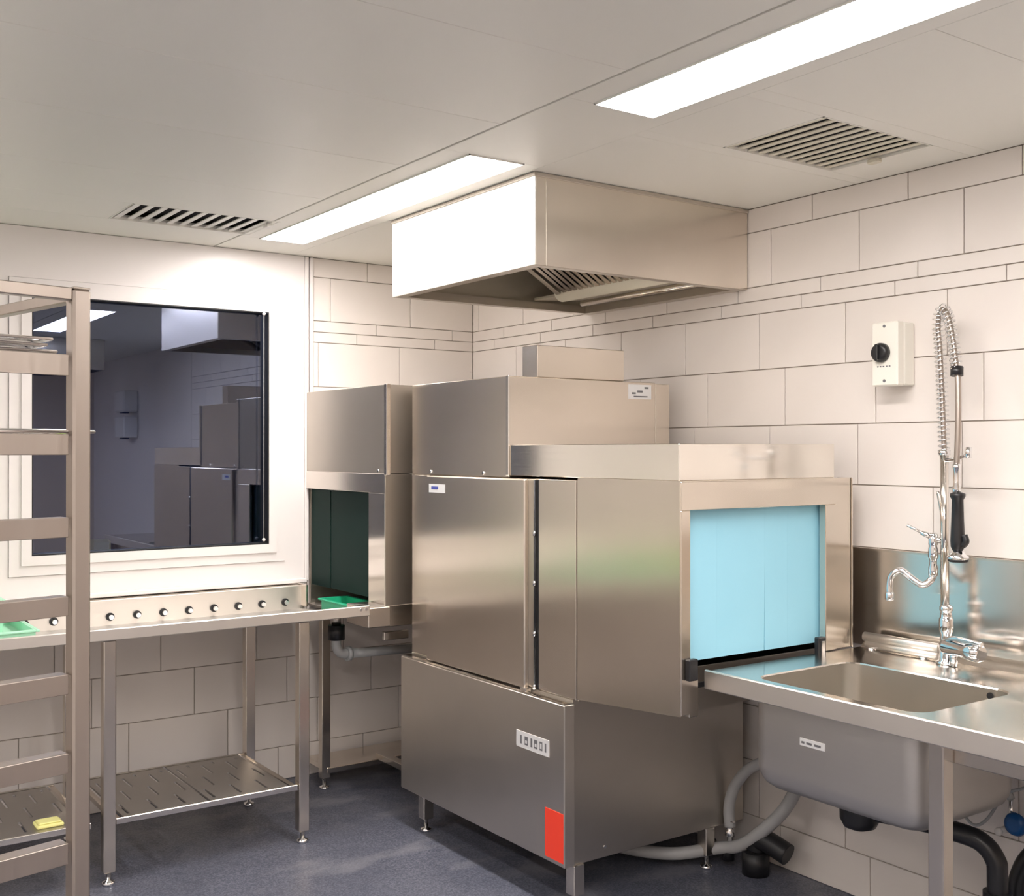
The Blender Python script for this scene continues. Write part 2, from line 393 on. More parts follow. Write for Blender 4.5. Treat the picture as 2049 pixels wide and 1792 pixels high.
# ------------------------------------------------------------------ dishwasher
dw = thing('conveyor_dishwasher', 'large steel conveyor dishwasher with blue strip curtain and tall upper casing', 'dishwasher', (-.45, -1.5, 0))
obj('base_panel', Bx(-.900, -.856, -1.918, -.852, .153, .678, bev=.003), 'steel_base', dw)
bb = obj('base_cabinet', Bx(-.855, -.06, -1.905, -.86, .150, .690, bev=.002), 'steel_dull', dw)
bm = B(); cyl(bm, (-.72, -1.908, .185), (-.72, -1.905, .185), .006, 10); obj('screw', bm, 'chrome', bb)
def leg(parent, x, y, zt, s=.045, foot=.05, m='steel'):
    l = obj('leg', Bx(x-s/2, x+s/2, y-s/2, y+s/2, foot, zt, bev=.003), m, parent)
    bm = B(); lathe(bm, (x, y, 0), [(.021, 0), (.023, .004), (.021, .012), (.008, .016), (.008, foot+.002)], 14)
    obj('foot', bm, 'chrome', l); return l
for x, y in ((-.835, -1.893), (-.850, -.965), (-.225, -1.88), (-.225, -.93)): leg(dw, x, y, .152)
body = obj('wash_body', Bx(-.856, -.10, -1.938, -.872, .690, 1.404, bev=.002), 'steel', dw)
obj('ledge', Bx(-.898, -.856, -1.915, -.855, .678, .682), 'steel_bright', dw)
door = obj('door', Bx(-.878, -.859, -1.668, -1.012, .686, 1.402, bev=.004), 'steel', dw)
obj('door_frame_strip', Bx(-.862, -.8565, -1.712, -1.669, .692, 1.400), 'steel_dull', dw)
obj('door_gap', Bx(-.8600, -.8565, -1.730, -1.7125, .692, 1.400), 'rubber', dw)
bm = B(); cyl(bm, (-.864, -1.709, .690), (-.864, -1.709, 1.400), .004, 10); hr = obj('hinge_rod', bm, 'rubber', door)
for z in (.70, .88, 1.051, 1.22):
    bm = B(); cyl(bm, (-.868, -1.712, z-.008), (-.868, -1.712, z+.008), .006, 10); obj('hinge_pin', bm, 'chrome', hr)
obj('door_catch', Bx(-.895, -.872, -1.70, -1.665, .682, .694, bev=.002), 'steel_bright', door)
obj('maker_label', Bx(-.8795, -.8775, -1.152, -1.036, 1.338, 1.371), 'sticker', door, 'small white label with blue print')
obj('maker_print', Bx(-.8802, -.8793, -1.105, -1.055, 1.351, 1.362), 'blueprint', door)
obj('front_panel', Bx(-.864, -.856, -1.934, -1.731, .694, 1.403, bev=.001), 'steel', dw)
obj('corner_post', Bx(-.861, -.856, -1.008, -.874, .694, 1.403, bev=.001), 'steel', dw)
for y in (-1.02, -1.39, -.72):
    bm = B(); cyl(bm, (-.864 if y < -.8 else -.934, y, 1.418), (-.858 if y < -.8 else -.93, y, 1.418), .006, 10); obj('screw', bm, 'chrome', dw)
# exit section
obj('exit_side_panel', prism(B(), [(-1.938, .697), (-2.41, .733), (-2.41, 1.410), (-1.938, 1.405)], 'x', -.862, -.856), 'steel', dw)
obj('exit_side_panel', Bx(-.19, -.172, -2.40, -1.938, .72, 1.41), 'steel', dw)
obj('exit_roof', Bx(-.860, -.172, -2.41, -1.938, 1.404, 1.412), 'steel', dw)
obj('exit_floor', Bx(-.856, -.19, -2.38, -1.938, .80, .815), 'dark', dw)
obj('exit_apron', Bx(-.856, -.19, -2.375, -2.365, .733, .86), 'steel_dull', dw)
obj('exit_header', Bx(-.858, -.170, -2.412, -2.385, 1.326, 1.410, bev=.002), 'steel', dw)
obj('exit_jamb', Bx(-.858, -.820, -2.412, -2.385, .735, 1.326, bev=.002), 'steel', dw)
obj('exit_jamb', Bx(-.222, -.170, -2.412, -2.385, .8565, 1.326, bev=.002), 'steel', dw)
obj('exit_bracket', Bx(-.822, -.785, -2.408, -2.385, .725, .835, bev=.002), 'steel', dw)
obj('wall_flange', Bx(-.166, -.090, -2.405, -2.375, .8565, 1.411, bev=.002), 'steel', dw)
obj('wall_flange', Bx(-.088, -.084, -2.41, -2.35, .8565, 1.411), 'steel_bright', dw)
xs = [-.835, -.675, -.466, -.362, -.196]
for i, (a, b) in enumerate(zip(xs, xs[1:])):
    bm = B(); g = .0001
    nx, nz = 6, 10; amp = 0; yb = -2.374; ov = 0
    front = [[bm.verts.new((a+g-ov+(b-a-2*g+(ov if i == 3 else 0)-(max(0, .0035-.006*v/nz) if i == 1 else 0))*u/nx + (0 if i != 1 else ov*u/nx), yb - amp*math.sin(PI*u/nx)*(1-v/nz), .880+(1.345-.880)*v/nz)) for u in range(nx+1)] for v in range(nz+1)]
    back = [[bm.verts.new(p.co + Vector((0, .004, 0))) for p in r_] for r_ in front]
    for v in range(nz):
        for u in range(nx):
            bm.faces.new((front[v][u], front[v][u+1], front[v+1][u+1], front[v+1][u]))
            bm.faces.new((back[v][u], back[v+1][u], back[v+1][u+1], back[v][u+1]))
    for v in range(nz):
        for u in (0, nx): bm.faces.new((front[v][u], front[v+1][u], back[v+1][u], back[v][u]))
    for u in range(nx):
        for v in (0, nz): bm.faces.new((front[v][u], back[v][u], back[v][u+1], front[v][u+1]))
    obj('curtain_strip', bm, 'blue', dw, 'pale blue rubber curtain strip')
for x, z, lab in ((-.826, .868, 0), (-.262, .878, 1)):
    k = obj('latch', Bx(x-.018, x+.018, -2.432, -2.412, z-.032, z+.030, bev=.003), 'black', dw)
    if lab: obj('latch_plate', Bx(x-.008, x+.009, -2.436, -2.431, z-.026, z+.018, bev=.002), 'chrome', k)
obj('roof_casing', Bx(-.860, -.171, -2.405, -1.556, 1.412, 1.520, bev=.002), 'steel_mirror', dw)
obj('upper_casing', Bx(-.860, -.167, -1.550, -.872, 1.405, 1.762, bev=.002), 'steel', dw)
obj('upper_casing_side', Bx(-.164, -.091, -1.548, -.872, 1.405, 1.758, bev=.002), 'steel', dw)
obj('casing_edge', Bx(-.866, -.858, -1.556, -1.538, 1.412, 1.764, bev=.002), 'steel_bright', dw)
obj('vent_stub', Bx(-.732, -.323, -1.545, -1.452, 1.763, 1.879, bev=.002), 'steel', dw)
st = obj('notice_sticker', Bx(-.306, -.190, -1.5515, -1.5500, 1.697, 1.752), 'sticker', dw, 'small pale sticker with grey marks')
for a, b, c_, d in ((-.29, -.27, 1.715, 1.722), (-.262, -.235, 1.722, 1.730), (-.225, -.205, 1.737, 1.744), (-.28, -.21, 1.704, 1.709)):
    obj('sticker_print', Bx(a, b, -1.5523, -1.5512, c_, d), 'print', st)
lb = obj('number_label', Bx(-.9018, -.8998, -1.838, -1.654, .494, .549), 'sticker', dw, 'white label with grey lettering')
for k, (y, w_) in enumerate(((-1.682, .008), (-1.712, .018), (-1.742, .010), (-1.766, .018), (-1.795, .016), (-1.82, .008))):
    obj('label_print', Bx(-.9024, -.9015, y-w_/2, y+w_/2, .507, .536), 'print', lb)
    if w_ > .012: obj('label_print', Bx(-.9027, -.9020, y-w_/2+.004, y+w_/2-.004, .513, .523 if k % 2 else .530), 'sticker', lb)
obj('warning_sticker', Bx(-.9018, -.8998, -1.914, -1.817, .168, .327), 'red', dw, 'plain orange-red sticker')
# entry corner at the back wall
obj('entry_casing', Bx(-.928, -.30, -.775, -.012, 1.406, 1.768, bev=.002), 'steel_dull', dw)
obj('entry_flange', Bx(-.934, -.915, -.796, -.772, 1.400, 1.770, bev=.002), 'steel_bright', dw)
obj('entry_header', Bx(-.930, -.915, -.775, -.012, 1.326, 1.406, bev=.002), 'steel_bright', dw)
obj('entry_jamb', Bx(-.930, -.915, -.773, -.632, .872, 1.326, bev=.002), 'steel_bright', dw)
obj('entry_front_panel', Bx(-.929, -.70, -.776, -.770, .872, 1.404, bev=.001), 'steel_dull', dw)
obj('entry_back_panel', Bx(-.91, -.3, -.03, -.012, .80, 1.404), 'steel_dull', dw)
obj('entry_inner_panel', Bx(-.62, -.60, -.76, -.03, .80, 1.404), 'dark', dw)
obj('entry_floor', Bx(-.93, -.62, -.76, -.03, .79, .80), 'steel_dull', dw)
obj('entry_skirt', Bx(-.934, -.80, -.782, -.774, .786, .872, bev=.002), 'steel', dw)
obj('entry_skirt', Bx(-.934, -.926, -.774, -.632, .786, .872, bev=.002), 'steel', dw)
obj('skirt_rail', Bx(-.925, -.81, -.76, -.74, .728, .762, bev=.002), 'steel_bright', dw)
for k in range(3):
    a = -.628 + k*.204
    obj('entry_curtain_strip', Bx(-.905 + .003*(k % 2), -.901 + .003*(k % 2), a, a+.200, .885, 1.34), 'green_curtain', dw, 'dark green rubber curtain strip')
for x, y in ((-.940, -.236), (-.40, -.236)): leg(dw, x, y, .79, .04)
obj('lower_shelf', Bx(-.935, -.35, -.262, -.03, .072, .096, bev=.003), 'steel', dw)
obj('lower_shelf_rail', Bx(-.70, -.66, -.70, -.262, .10, .13, bev=.003), 'steel', dw)

# drain under the entry
t = thing('drain_trap', 'grey plastic trap with black nut under the roller table end', 'drain pipe', (-1.01, -.5, .62))
bm = B(); cyl(bm, (-1.012, -.5, .705), (-1.012, -.5, .766), .036, 20); obj('nut', bm, 'black', t)
bm = B(); cyl(bm, (-1.012, -.5, .766), (-1.012, -.5, .817), .020, 16); obj('tailpiece', bm, 'steel_dull', t)
bm = B(); tube(bm, [(-1.012, -.5, .71), (-1.011, -.5, .675), (-.995, -.5, .648), (-.965, -.5, .640)], .020, 14); obj('elbow', bm, 'pvc', t)
bm = B(); cyl(bm, (-.965, -.5, .640), (-.945, -.5, .639), .030, 18); obj('collar', bm, 'pvc', t)
bm = B(); cyl(bm, (-.945, -.5, .639), (-.62, -.5, .63), .020, 14); obj('pipe', bm, 'pvc', t)

# ------------------------------------------------------------------ roller table along the back wall
tb = thing('roller_table', 'long steel roller table with slotted shelves along the window wall', 'table', (-2.0, -.45, 0))
TX0, TX1 = -3.55, -.995
tray = obj('tray', prism(B(), [(-.824, .846), (-.824, .851), (-.100, .788), (-.100, .783)], 'x', TX0, TX1), 'steel_bowl', tb)
obj('front_rim', Bx(TX0, TX1-.035, -.836, -.824, .847, .888, bev=.003), 'steel_hood', tb)
obj('rear_wall', Bx(TX0, TX1+.02, -.104, -.096, .785, .892, bev=.002), 'steel_hood', tb)
obj('rear_flange', Bx(TX0, TX1+.02, -.096, -.02, .888, .892), 'steel', tb)
obj('end_bracket', Bx(TX1+.004, TX1+.016, -.15, -.06, .80, .90, bev=.003), 'steel', tb)
obj('end_lip', Bx(TX1-.04, -.936, -.832, -.64, .797, .876, bev=.003), 'steel', tb)
x = -1.071
rb = rs = rc = None
while x > -2.7:
    if rb is None:
        bm = B(); cyl(bm, (x, -.104, .8235), (x, -.113, .8235), .0165, 18); rb = obj('roller_socket', bm, 'black', tb)
        bm = B(); cyl(bm, (x, -.112, .8235), (x, -.132, .8235), .0095, 14); rs = obj('axle_end', bm, 'chrome', rb); x0_ = x
    else:
        o = dup(rb, tb, (x-x0_, 0, 0)); dup(rs, o, (0, 0, 0))
    x -= .1088
for x in (TX1-.075, TX1-.052):
    bm = B(); cyl(bm, (x, -.838, .874), (x, -.836, .874), .006, 10); obj('rim_bolt', bm, 'chrome', tb)
for x in (-1.302, -2.026, -2.76):
    for y in (-.800, -.262): leg(tb, x, y, .845 if y < -.5 else .797, .042, .045)
for sx0, sx1, np_ in ((-2.003, -1.325, 2), (-2.735, -2.085, 2)):
    obj('shelf_rail', Bx(sx0, sx1, -.812, -.800, .204, .226, bev=.002), 'steel_bright', tb)
    obj('shelf_rail', Bx(sx0, sx1, -.270, -.258, .204, .226, bev=.002), 'steel_bright', tb)
    for xx in (sx0, sx1-.02): obj('shelf_end_rail', Bx(xx, xx+.02, -.80, -.27, .200, .222, bev=.002), 'steel', tb)
    wv = (sx1-sx0-.05)/np_
    for k in range(np_):
        a = sx0+.025+k*wv+.005; b = a+wv-.010
        bm = B(); nc = 6; pw = (b-a)/nc
        yseg = [-.797, -.765, -.645, -.615, -.49, -.46, -.335, -.305, -.275]
        cols = [a]
        for c_ in range(nc): cols += [a+pw*(c_+.5)-.005, a+pw*(c_+.5)+.005]
        cols.append(b)
        V = {}
        def vv(i, j):
            if (i, j) not in V: V[(i, j)] = bm.verts.new((cols[i], yseg[j], .222))
            return V[(i, j)]
        for i in range(len(cols)-1):
            for j in range(len(yseg)-1):
                slot = i % 2 == 1
                hole = slot and (j in ((1, 5) if (i//2) % 2 == 0 else (3, 6)))
                if hole: continue
                bm.faces.new((vv(i, j), vv(i+1, j), vv(i+1, j+1), vv(i, j+1)))
        r_ = bmesh.ops.extrude_face_region(bm, geom=bm.faces[:])
        bmesh.ops.translate(bm, verts=[g for g in r_['geom'] if isinstance(g, bmesh.types.BMVert)], vec=(0, 0, -.006))
        obj('slotted_plate', bm, 'steel_bowl', tb)

# things on the table and shelf
def open_tray(name, label, cat, x0, x1, y0, y1, z0, z1, m):
    t = thing(name, label, cat, ((x0+x1)/2, (y0+y1)/2, z0))
    bm = B(); r = .006
    box(bm, x0, x1, y0, y1, z0, z0+r)
    for a in ((x0, x0+r, y0, y1), (x1-r, x1, y0, y1), (x0+r, x1-r, y0, y0+r), (x0+r, x1-r, y1-r, y1)): box(bm, *a, z0+r, z1)
    obj('body', bm, m, t)
    bm = B(); e = .012
    for a in ((x0-e, x0, y0-e, y1+e), (x1, x1+e, y0-e, y1+e), (x0, x1, y0-e, y0), (x0, x1, y1, y1+e)): box(bm, *a, z1-.008, z1, .002)
    obj('rim', bm, m, t); return t
open_tray('plastic_tray', 'mint green plastic tray on the roller table behind the trolley', 'tray', -2.66, -2.225, -.62, -.20, .835, .876, 'mint')
open_tray('plastic_tray', 'small mint green tray standing in the larger green tray', 'tray', -2.62, -2.31, -.50, -.30, .8415, .972, 'mint')
open_tray('plastic_tray', 'lime green plastic tray on the far end of the roller table', 'tray', -3.30, -2.72, -.66, -.20, .838, .960, 'lime')
open_tray('plastic_tray', 'deep green plastic tray at the dishwasher entry under the dark curtain', 'tray', -.985, -.862, -.585, -.30, .8005, .856, 'green')
bm = B(); box(bm, -2.252, -2.164, -.772, -.702, .223, .235, .004)
box(bm, -2.245, -2.172, -.765, -.708, .234, .241, .003)
c_ = obj('cleaning_cloth', bm, 'yellow', None, 'folded yellow cleaning cloth on the lower slotted shelf'); c_['category'] = 'cloth'

# ------------------------------------------------------------------ sink unit
CX, CZ = -.762, .855
CY0, CY1 = -3.95, -2.414
SX0, SX1, SY0, SY1 = -.715, -.285, -3.098, -2.552
def rrect(x0, x1, y0, y1, r, n_=6):
    out = []
    for cx_, cy_, a0 in ((x1-r, y1-r, 0), (x0+r, y1-r, PI/2), (x0+r, y0+r, PI), (x1-r, y0+r, 1.5*PI)):
        for k in range(n_+1):
            a = a0 + PI/2*k/n_; out.append((cx_+r*math.cos(a), cy_+r*math.sin(a)))
    return out
sk = thing('sink_counter', 'steel counter with a deep sink bowl beside the dishwasher exit', 'sink', (-.4, -3.1, 0))
bm = B(); R_ = .055
inner = rrect(SX0, SX1, SY0, SY1, R_)
def outer_pt(p):
    cx_, cy_ = (SX0+SX1)/2, (SY0+SY1)/2
    dx, dy = p[0]-cx_, p[1]-cy_; s = 1e9
    for d, lo, hi, c0 in ((dx, CX, -.012, cx_), (dy, CY0, CY1, cy_)):
        if abs(d) > 1e-9: s = min(s, ((hi if d > 0 else lo)-c0)/d)
    return (cx_+dx*s, cy_+dy*s)
# insert the corners of the counter so that the plate stays rectangular
iv = [bm.verts.new((x, y, CZ)) for x, y in inner]
iv2 = [bm.verts.new((x, y, CZ-.004)) for x, y in rrect(SX0+.003, SX1-.003, SY0+.003, SY1-.003, R_)]
A_ = [bm.verts.new(p) for p in ((-.012, CY1, CZ), (CX, CY1, CZ), (CX, CY0, CZ), (-.012, CY0, CZ))]
q = 7
for s in range(4):
    seg = iv[s*q:(s+1)*q]; c0 = A_[s]
    for a, b in zip(seg, seg[1:]): bm.faces.new((c0, b, a))
    bm.faces.new((c0, A_[(s+1) % 4], iv[((s+1)*q) % 28], seg[-1]))
for i in range(28): bm.faces.new((iv[i], iv[(i+1) % 28], iv2[(i+1) % 28], iv2[i]))
obj('worktop', bm, 'steel_bright', sk)
bm = B(); box(bm, CX-.004, CX+.008, CY0, CY1+.004, .803, CZ+.004, .003); obj('front_lip', bm, 'steel_hood', sk)
obj('under_flange', Bx(CX+.008, CX+.03, CY0, CY1, .801, .804), 'steel', sk)
obj('under_rail', Bx(-.70, -.66, CY0, -3.16, .752, .798, bev=.002), 'steel', sk)
obj('backsplash', prism(B(), [(-.012, .855), (-.0, .855), (-.0, 1.172), (-.012, 1.172)], 'y', CY0, CY1+.07), 'steel_bright', sk)
obj('backsplash_cap', Bx(-.016, .0, CY0, CY1+.07, 1.170, 1.176), 'steel', sk)
obj('cove', prism(B(), [(-.05, .855), (-.012, .855), (-.012, .885)], 'y', CY0, CY1), 'steel_bright', sk)
bm = B(); rings = []
prof_o = [(0, CZ-.004, R_), (0, .61, R_), (.004, .585, R_), (.014, .565, R_), (.032, .551, .05), (.06, .545, .045)]
def rr(d, z, r): return [bm.verts.new((x, y, z)) for x, y in rrect(SX0+d, SX1-d, SY0+d, SY1-d, r)]
outer = [rr(d-.004, z, r) for d, z, r in prof_o]
for R2 in (outer,):
    for a, b in zip(R2, R2[1:]):
        for i in range(28):
            f = bm.faces.new((a[i], a[(i+1) % 28], b[(i+1) % 28], b[i])); f.smooth = True
    bm.faces.new(R2[-1])
bowl = obj('sink_bowl', bm, 'steel_bowl', sk)
bm = B(); innr = [rr(d+.002, z+(0 if i == 0 else .006), r) for i, (d, z, r) in enumerate(prof_o)]
for a, b in zip(innr, innr[1:]):
    for i in range(28):
        f = bm.faces.new((a[i], a[(i+1) % 28], b[(i+1) % 28], b[i])); f.smooth = True
bm.faces.new(innr[-1])
obj('basin', bm, 'steel_basin', bowl)
bm = B(); cyl(bm, (-.50, -2.80, .5515), (-.50, -2.80, .555), .045, 24); obj('strainer', bm, 'chrome', bowl)
bm = B(); cyl(bm, (SX1-.006, -3.02, .832), (SX1-.0025, -3.02, .832), .009, 16); obj('overflow', bm, 'dark', bowl)
pl = obj('bowl_plate', Bx(SX0-.0065, SX0-.003, -2.812, -2.728, .701, .722, bev=.001), 'sticker', bowl, 'small pale maker plate')
for a, b in ((-2.745, -2.735), (-2.770, -2.752), (-2.80, -2.778)): obj('plate_print', Bx(SX0-.0072, SX0-.006, a, b, .708, .714), 'print', pl)
leg(sk, -.722, -3.158, .803, .042, .03); leg(sk, -.06, -3.158, .803, .042, .03); leg(sk, -.722, -3.88, .803, .042, .03)
# tall bar at the back of the counter
t = thing('counter_bar', 'pale grooved steel bar lying along the back of the sink counter', 'bar', (-.06, -2.58, .856))
bm = B(); tube(bm, [(-.062, -2.440, .893), (-.062, -2.715, .893)], .0155, 16, 1); obj('upper_rod', bm, 'steel_hood', t)
bm = B(); tube(bm, [(-.066, -2.450, .870), (-.066, -2.715, .870)], .0125, 16, 1); obj('lower_rod', bm, 'steel_hood', t)
for y in (-2.47, -2.66):
    bm = B(); lathe(bm, (-.066, y, .8552), [(.014, 0), (.014, .003), (.006, .006)], 14); obj('foot', bm, 'chrome', t)

# ------------------------------------------------------------------ pre-rinse tap
fx = -.085
tp = thing('spray_tap', 'chrome pre-rinse tap with coiled spring arm and black spray handle', 'tap', (fx, -2.745, .856))
bm = B(); lathe(bm, (fx, -2.752, .8555), [(.030, 0), (.030, .006), (.021, .010), (.019, .05), (.017, .09), (.021, .10), (.021, .135), (.018, .14), (.016, .158), (.019, .16), (.019, .172), (.012, .178)], 22)
obj('base_column', bm, 'chrome', tp)
bm = B(); lathe(bm, (fx-.015, -2.745, .912), [(.012, 0), (.022, .012), (.025, .02), (.025, .10), (.028, .105), (.028, .142), (.020, .150)], 20, (-.15, -1, -.02))
obj('mixer_body', bm, 'chrome', tp)
bm = B(); tube(bm, [(fx-.03, -2.77, .935), (fx-.045, -2.82, .944), (fx-.05, -2.90, .938)], .007, 10); obj('mixer_lever', bm, 'chrome', tp)
bm = B(); cyl(bm, (fx-.02, -2.79, .857), (fx-.02, -2.79, .90), .012, 14); obj('inlet_post', bm, 'chrome', tp)
bm = B(); cyl(bm, (fx, -2.748, 1.02), (fx, -2.746, 1.50), .0125, 16); obj('riser', bm, 'steel_bright', tp)
arc = [(fx, -2.746, 1.495), (fx, -2.740, 1.653), (fx, -2.732, 1.806), (fx-.002, -2.727, 1.875), (fx-.008, -2.736, 1.915), (fx-.015, -2.754, 1.927), (fx-.025, -2.777, 1.899), (fx-.035, -2.799, 1.829), (fx-.045, -2.818, 1.735)]
bm = B(); tube(bm, arc, .0075, 10); tube(bm, [arc[-1], (fx-.050, -2.825, 1.70), (fx-.056, -2.829, 1.575), (fx-.056, -2.824, 1.455)], .0085, 12)
obj('hose', bm, 'steel_rack', tp)
P = smooth_path(arc, 24); L = [0]
for a, b in zip(P, P[1:]): L.append(L[-1]+(b-a).length)
pts = []; turns = 46; N = turns*9; u = Vector((1, 0, 0))
for k in range(N+1):
    s = L[-1]*k/N; i = max(j for j in range(len(L)) if L[j] <= s+1e-9); i = min(i, len(P)-2)
    f_ = (s-L[i])/max(L[i+1]-L[i], 1e-9); c0 = P[i].lerp(P[i+1], f_); d = (P[i+1]-P[i]).normalized()
    u = (u-d*u.dot(d)).normalized(); v = d.cross(u); a = 2*PI*turns*k/N
    pts.append(c0+(u*math.cos(a)+v*math.sin(a))*.0165)
bm = B(); tube(bm, pts, .0024, 5, 1); obj('spring', bm, 'chrome', tp)
bm = B(); cyl(bm, (fx, -2.746, 1.486), (fx, -2.746, 1.502), .018, 16); obj('spring_seat', bm, 'chrome', tp)
d0 = Vector(arc[-1])
bm = B(); cyl(bm, d0+Vector((.002, .001, .012)), d0+Vector((-.002, -.001, -.014)), .0185, 16); obj('spring_end', bm, 'black', tp)
hx, hy = fx-.056, -2.824
bm = B(); tube(bm, [(fx, -2.746, 1.470), (fx-.03, -2.80, 1.474), (hx, -2.858, 1.486)], .006, 10); obj('holder_arm', bm, 'chrome', tp)
bm = B(); cyl(bm, (hx, -2.862, 1.478), (hx, -2.862, 1.510), .009, 12); obj('holder_hook', bm, 'chrome', tp)
bm = B(); lathe(bm, (hx, hy, 1.370), [(.012, 0), (.012, .02), (.010, .03), (.010, .075), (.012, .08), (.012, .09)], 16); obj('handle_ferrule', bm, 'chrome', tp)
bm = B(); lathe(bm, (hx, hy-.003, 1.205), [(.014, 0), (.0195, .012), (.0205, .03), (.018, .09), (.0165, .15), (.022, .160), (.022, .168), (.012, .172)], 20); sh = obj('spray_handle', bm, 'black', tp, 'black grip')
bm = B(); tube(bm, [(hx, hy-.02, 1.222), (hx, hy-.030, 1.234), (hx, hy-.024, 1.252)], .010, 10); obj('trigger', bm, 'black', sh)
bm = B(); lathe(bm, (hx, hy-.004, 1.178), [(.026, 0), (.031, .004), (.031, .010), (.022, .018), (.014, .030)], 22); obj('spray_head', bm, 'chrome', tp)
bm = B(); lathe(bm, (hx, hy-.004, 1.172), [(.024, 0), (.029, .003), (.029, .008)], 22); obj('spray_rim', bm, 'rubber', tp)
# side tap with swan-neck spout
sx_ = -.10
bm = B(); lathe(bm, (sx_, -2.718, 1.115), [(.010, 0), (.014, .006), (.014, .03), (.011, .04), (.011, .055), (.015, .06), (.015, .085), (.012, .095), (.014, .10), (.014, .13), (.008, .136)], 18); obj('side_valve', bm, 'chrome', tp)
bm = B(); tube(bm, [(fx, -2.746, 1.228), (sx_, -2.718, 1.228)], .010, 12, 1); obj('branch', bm, 'chrome', tp)
bm = B(); tube(bm, [(sx_, -2.718, 1.121), (sx_-.005, -2.712, 1.104), (sx_-.02, -2.693, 1.090), (sx_-.03, -2.656, 1.112), (sx_-.04, -2.633, 1.130), (sx_-.05, -2.608, 1.114), (sx_-.052, -2.600, 1.085), (sx_-.052, -2.600, 1.05)], .0105, 12); obj('spout', bm, 'chrome', tp)
bm = B(); lathe(bm, (sx_-.052, -2.600, 1.034), [(.010, 0), (.0135, .003), (.0135, .024), (.010, .028)], 14); obj('aerator', bm, 'chrome', tp)
bm = B(); cyl(bm, (sx_-.005, -2.716, 1.238), (sx_-.02, -2.690, 1.250), .010, 12, .007); obj('valve_neck', bm, 'chrome', tp)
bm = B(); tube(bm, [(sx_-.02, -2.692, 1.250), (sx_-.04, -2.655, 1.271)], .0045, 8, 1); obj('valve_lever', bm, 'chrome', tp)
bm = B(); tube(bm, [(fx-.006, -2.728, 1.375), (fx-.004, -2.738, 1.32), (fx, -2.746, 1.24)], .005, 8); obj('bracket_rod', bm, 'steel_bright', tp)

# isolator switch
iso = thing('isolator_switch', 'cream isolator switch box with black rotary knob on the tiled wall', 'switch', (-.045, -2.535, 1.71))
bd = obj('back_box', Bx(-.055, -.0005, -2.585, -2.490, 1.708, 1.908, bev=.004), 'offwhite', iso)
cv = obj('cover', Bx(-.090, -.055, -2.585, -2.488, 1.706, 1.910, bev=.004), 'offwhite', iso)
bm = B(); lathe(bm, (-.090, -2.527, 1.812), [(.031, 0), (.031, .012), (.027, .020), (.020, .022)], 24, (-1, 0, 0)); kn = obj('knob', bm, 'black', iso)
bm = B(); box(bm, -.124, -.110, -2.533, -2.521, 1.786, 1.838, .003); obj('knob_grip', bm, 'black', kn)
for z in (1.722, 1.896):
    bm = B(); cyl(bm, (-.0915, -2.536, z), (-.0895, -2.536, z), .005, 10); obj('screw', bm, 'print', cv)
for y in (-2.512, -2.522, -2.533, -2.545, -2.556): obj('cover_print', Bx(-.0906, -.0898, y-.003, y+.003, 1.766, 1.770), 'print', cv)

# ------------------------------------------------------------------ pipes and hoses under the counter
t = thing('sink_drain', 'black plastic sink drain pipe with elbow under the sink bowl', 'drain pipe', (-.45, -2.9, .0))
bm = B(); lathe(bm, (-.46, -2.724, .420), [(.020, 0), (.045, .010), (.055, .03), (.058, .124)], 22); obj('trap_cup', bm, 'black', t)
bm = B(); tube(bm, [(-.46, -2.73, .475), (-.44, -2.80, .480), (-.40, -2.90, .476), (-.37, -2.96, .465), (-.345, -3.025, .450), (-.335, -3.062, .410), (-.333, -3.068, .35), (-.333, -3.068, .06)], .027, 16); obj('pipe', bm, 'black', t)
bm = B(); cyl(bm, (-.333, -3.068, .24), (-.333, -3.068, .325), .037, 20); obj('coupling', bm, 'black', t)
bm = B(); cyl(bm, (-.333, -3.068, 0), (-.333, -3.068, .08), .05, 20); obj('floor_socket', bm, 'black', t)
bm = B(); tube(bm, [(-.20, -3.045, .02), (-.20, -3.045, .27), (-.195, -3.055, .345), (-.185, -3.085, .40), (-.15, -3.12, .43), (-.01, -3.13, .435)], .026, 14)
o = obj('waste_pipe', bm, 'black', None, 'second black waste pipe bending into the wall under the counter'); o['category'] = 'drain pipe'
t = thing('drain_hose', 'grey ribbed drain hose curving out from under the dishwasher', 'hose', (-.15, -1.95, .05))
bm = B(); tube(bm, [(-.46, -1.45, .048), (-.42, -1.66, .048), (-.33, -1.82, .055), (-.19, -1.895, .068), (-.15, -1.97, .090), (-.14, -2.06, .160), (-.12, -2.15, .260), (-.09, -2.19, .36), (-.05, -2.20, .46), (-.012, -2.20, .52)], .0225, 14); obj('hose_body', bm, 'hose', t)
bm = B(); tube(bm, [(-.17, -1.862, .045), (-.19, -1.888, .096)], .006, 8, 1); obj('cable_tie', bm, 'rubber', t)
t = thing('supply_hose', 'short grey hose arching from metal fitting to behind the sink bowl', 'hose', (-.16, -1.98, .1))
bm = B(); tube(bm, [(-.16, -1.935, .150), (-.16, -1.930, .215), (-.15, -1.945, .290), (-.13, -1.99, .36), (-.10, -2.05, .40), (-.05, -2.11, .415), (-.012, -2.13, .42)], .020, 14); obj('hose_body', bm, 'hose', t)
bm = B(); lathe(bm, (-.16, -1.935, .085), [(.010, 0), (.010, .03), (.017, .034), (.017, .05), (.012, .056), (.012, .075), (.018, .078), (.018, .09)], 14); obj('fitting', bm, 'chrome', t)
t = thing('floor_drain', 'black round floor drain fitting behind the drain hose', 'drain pipe', (-.12, -2.0, 0))
bm = B(); cyl(bm, (-.12, -2.02, .0), (-.12, -2.02, .08), .048, 22); obj('socket', bm, 'rubber', t)
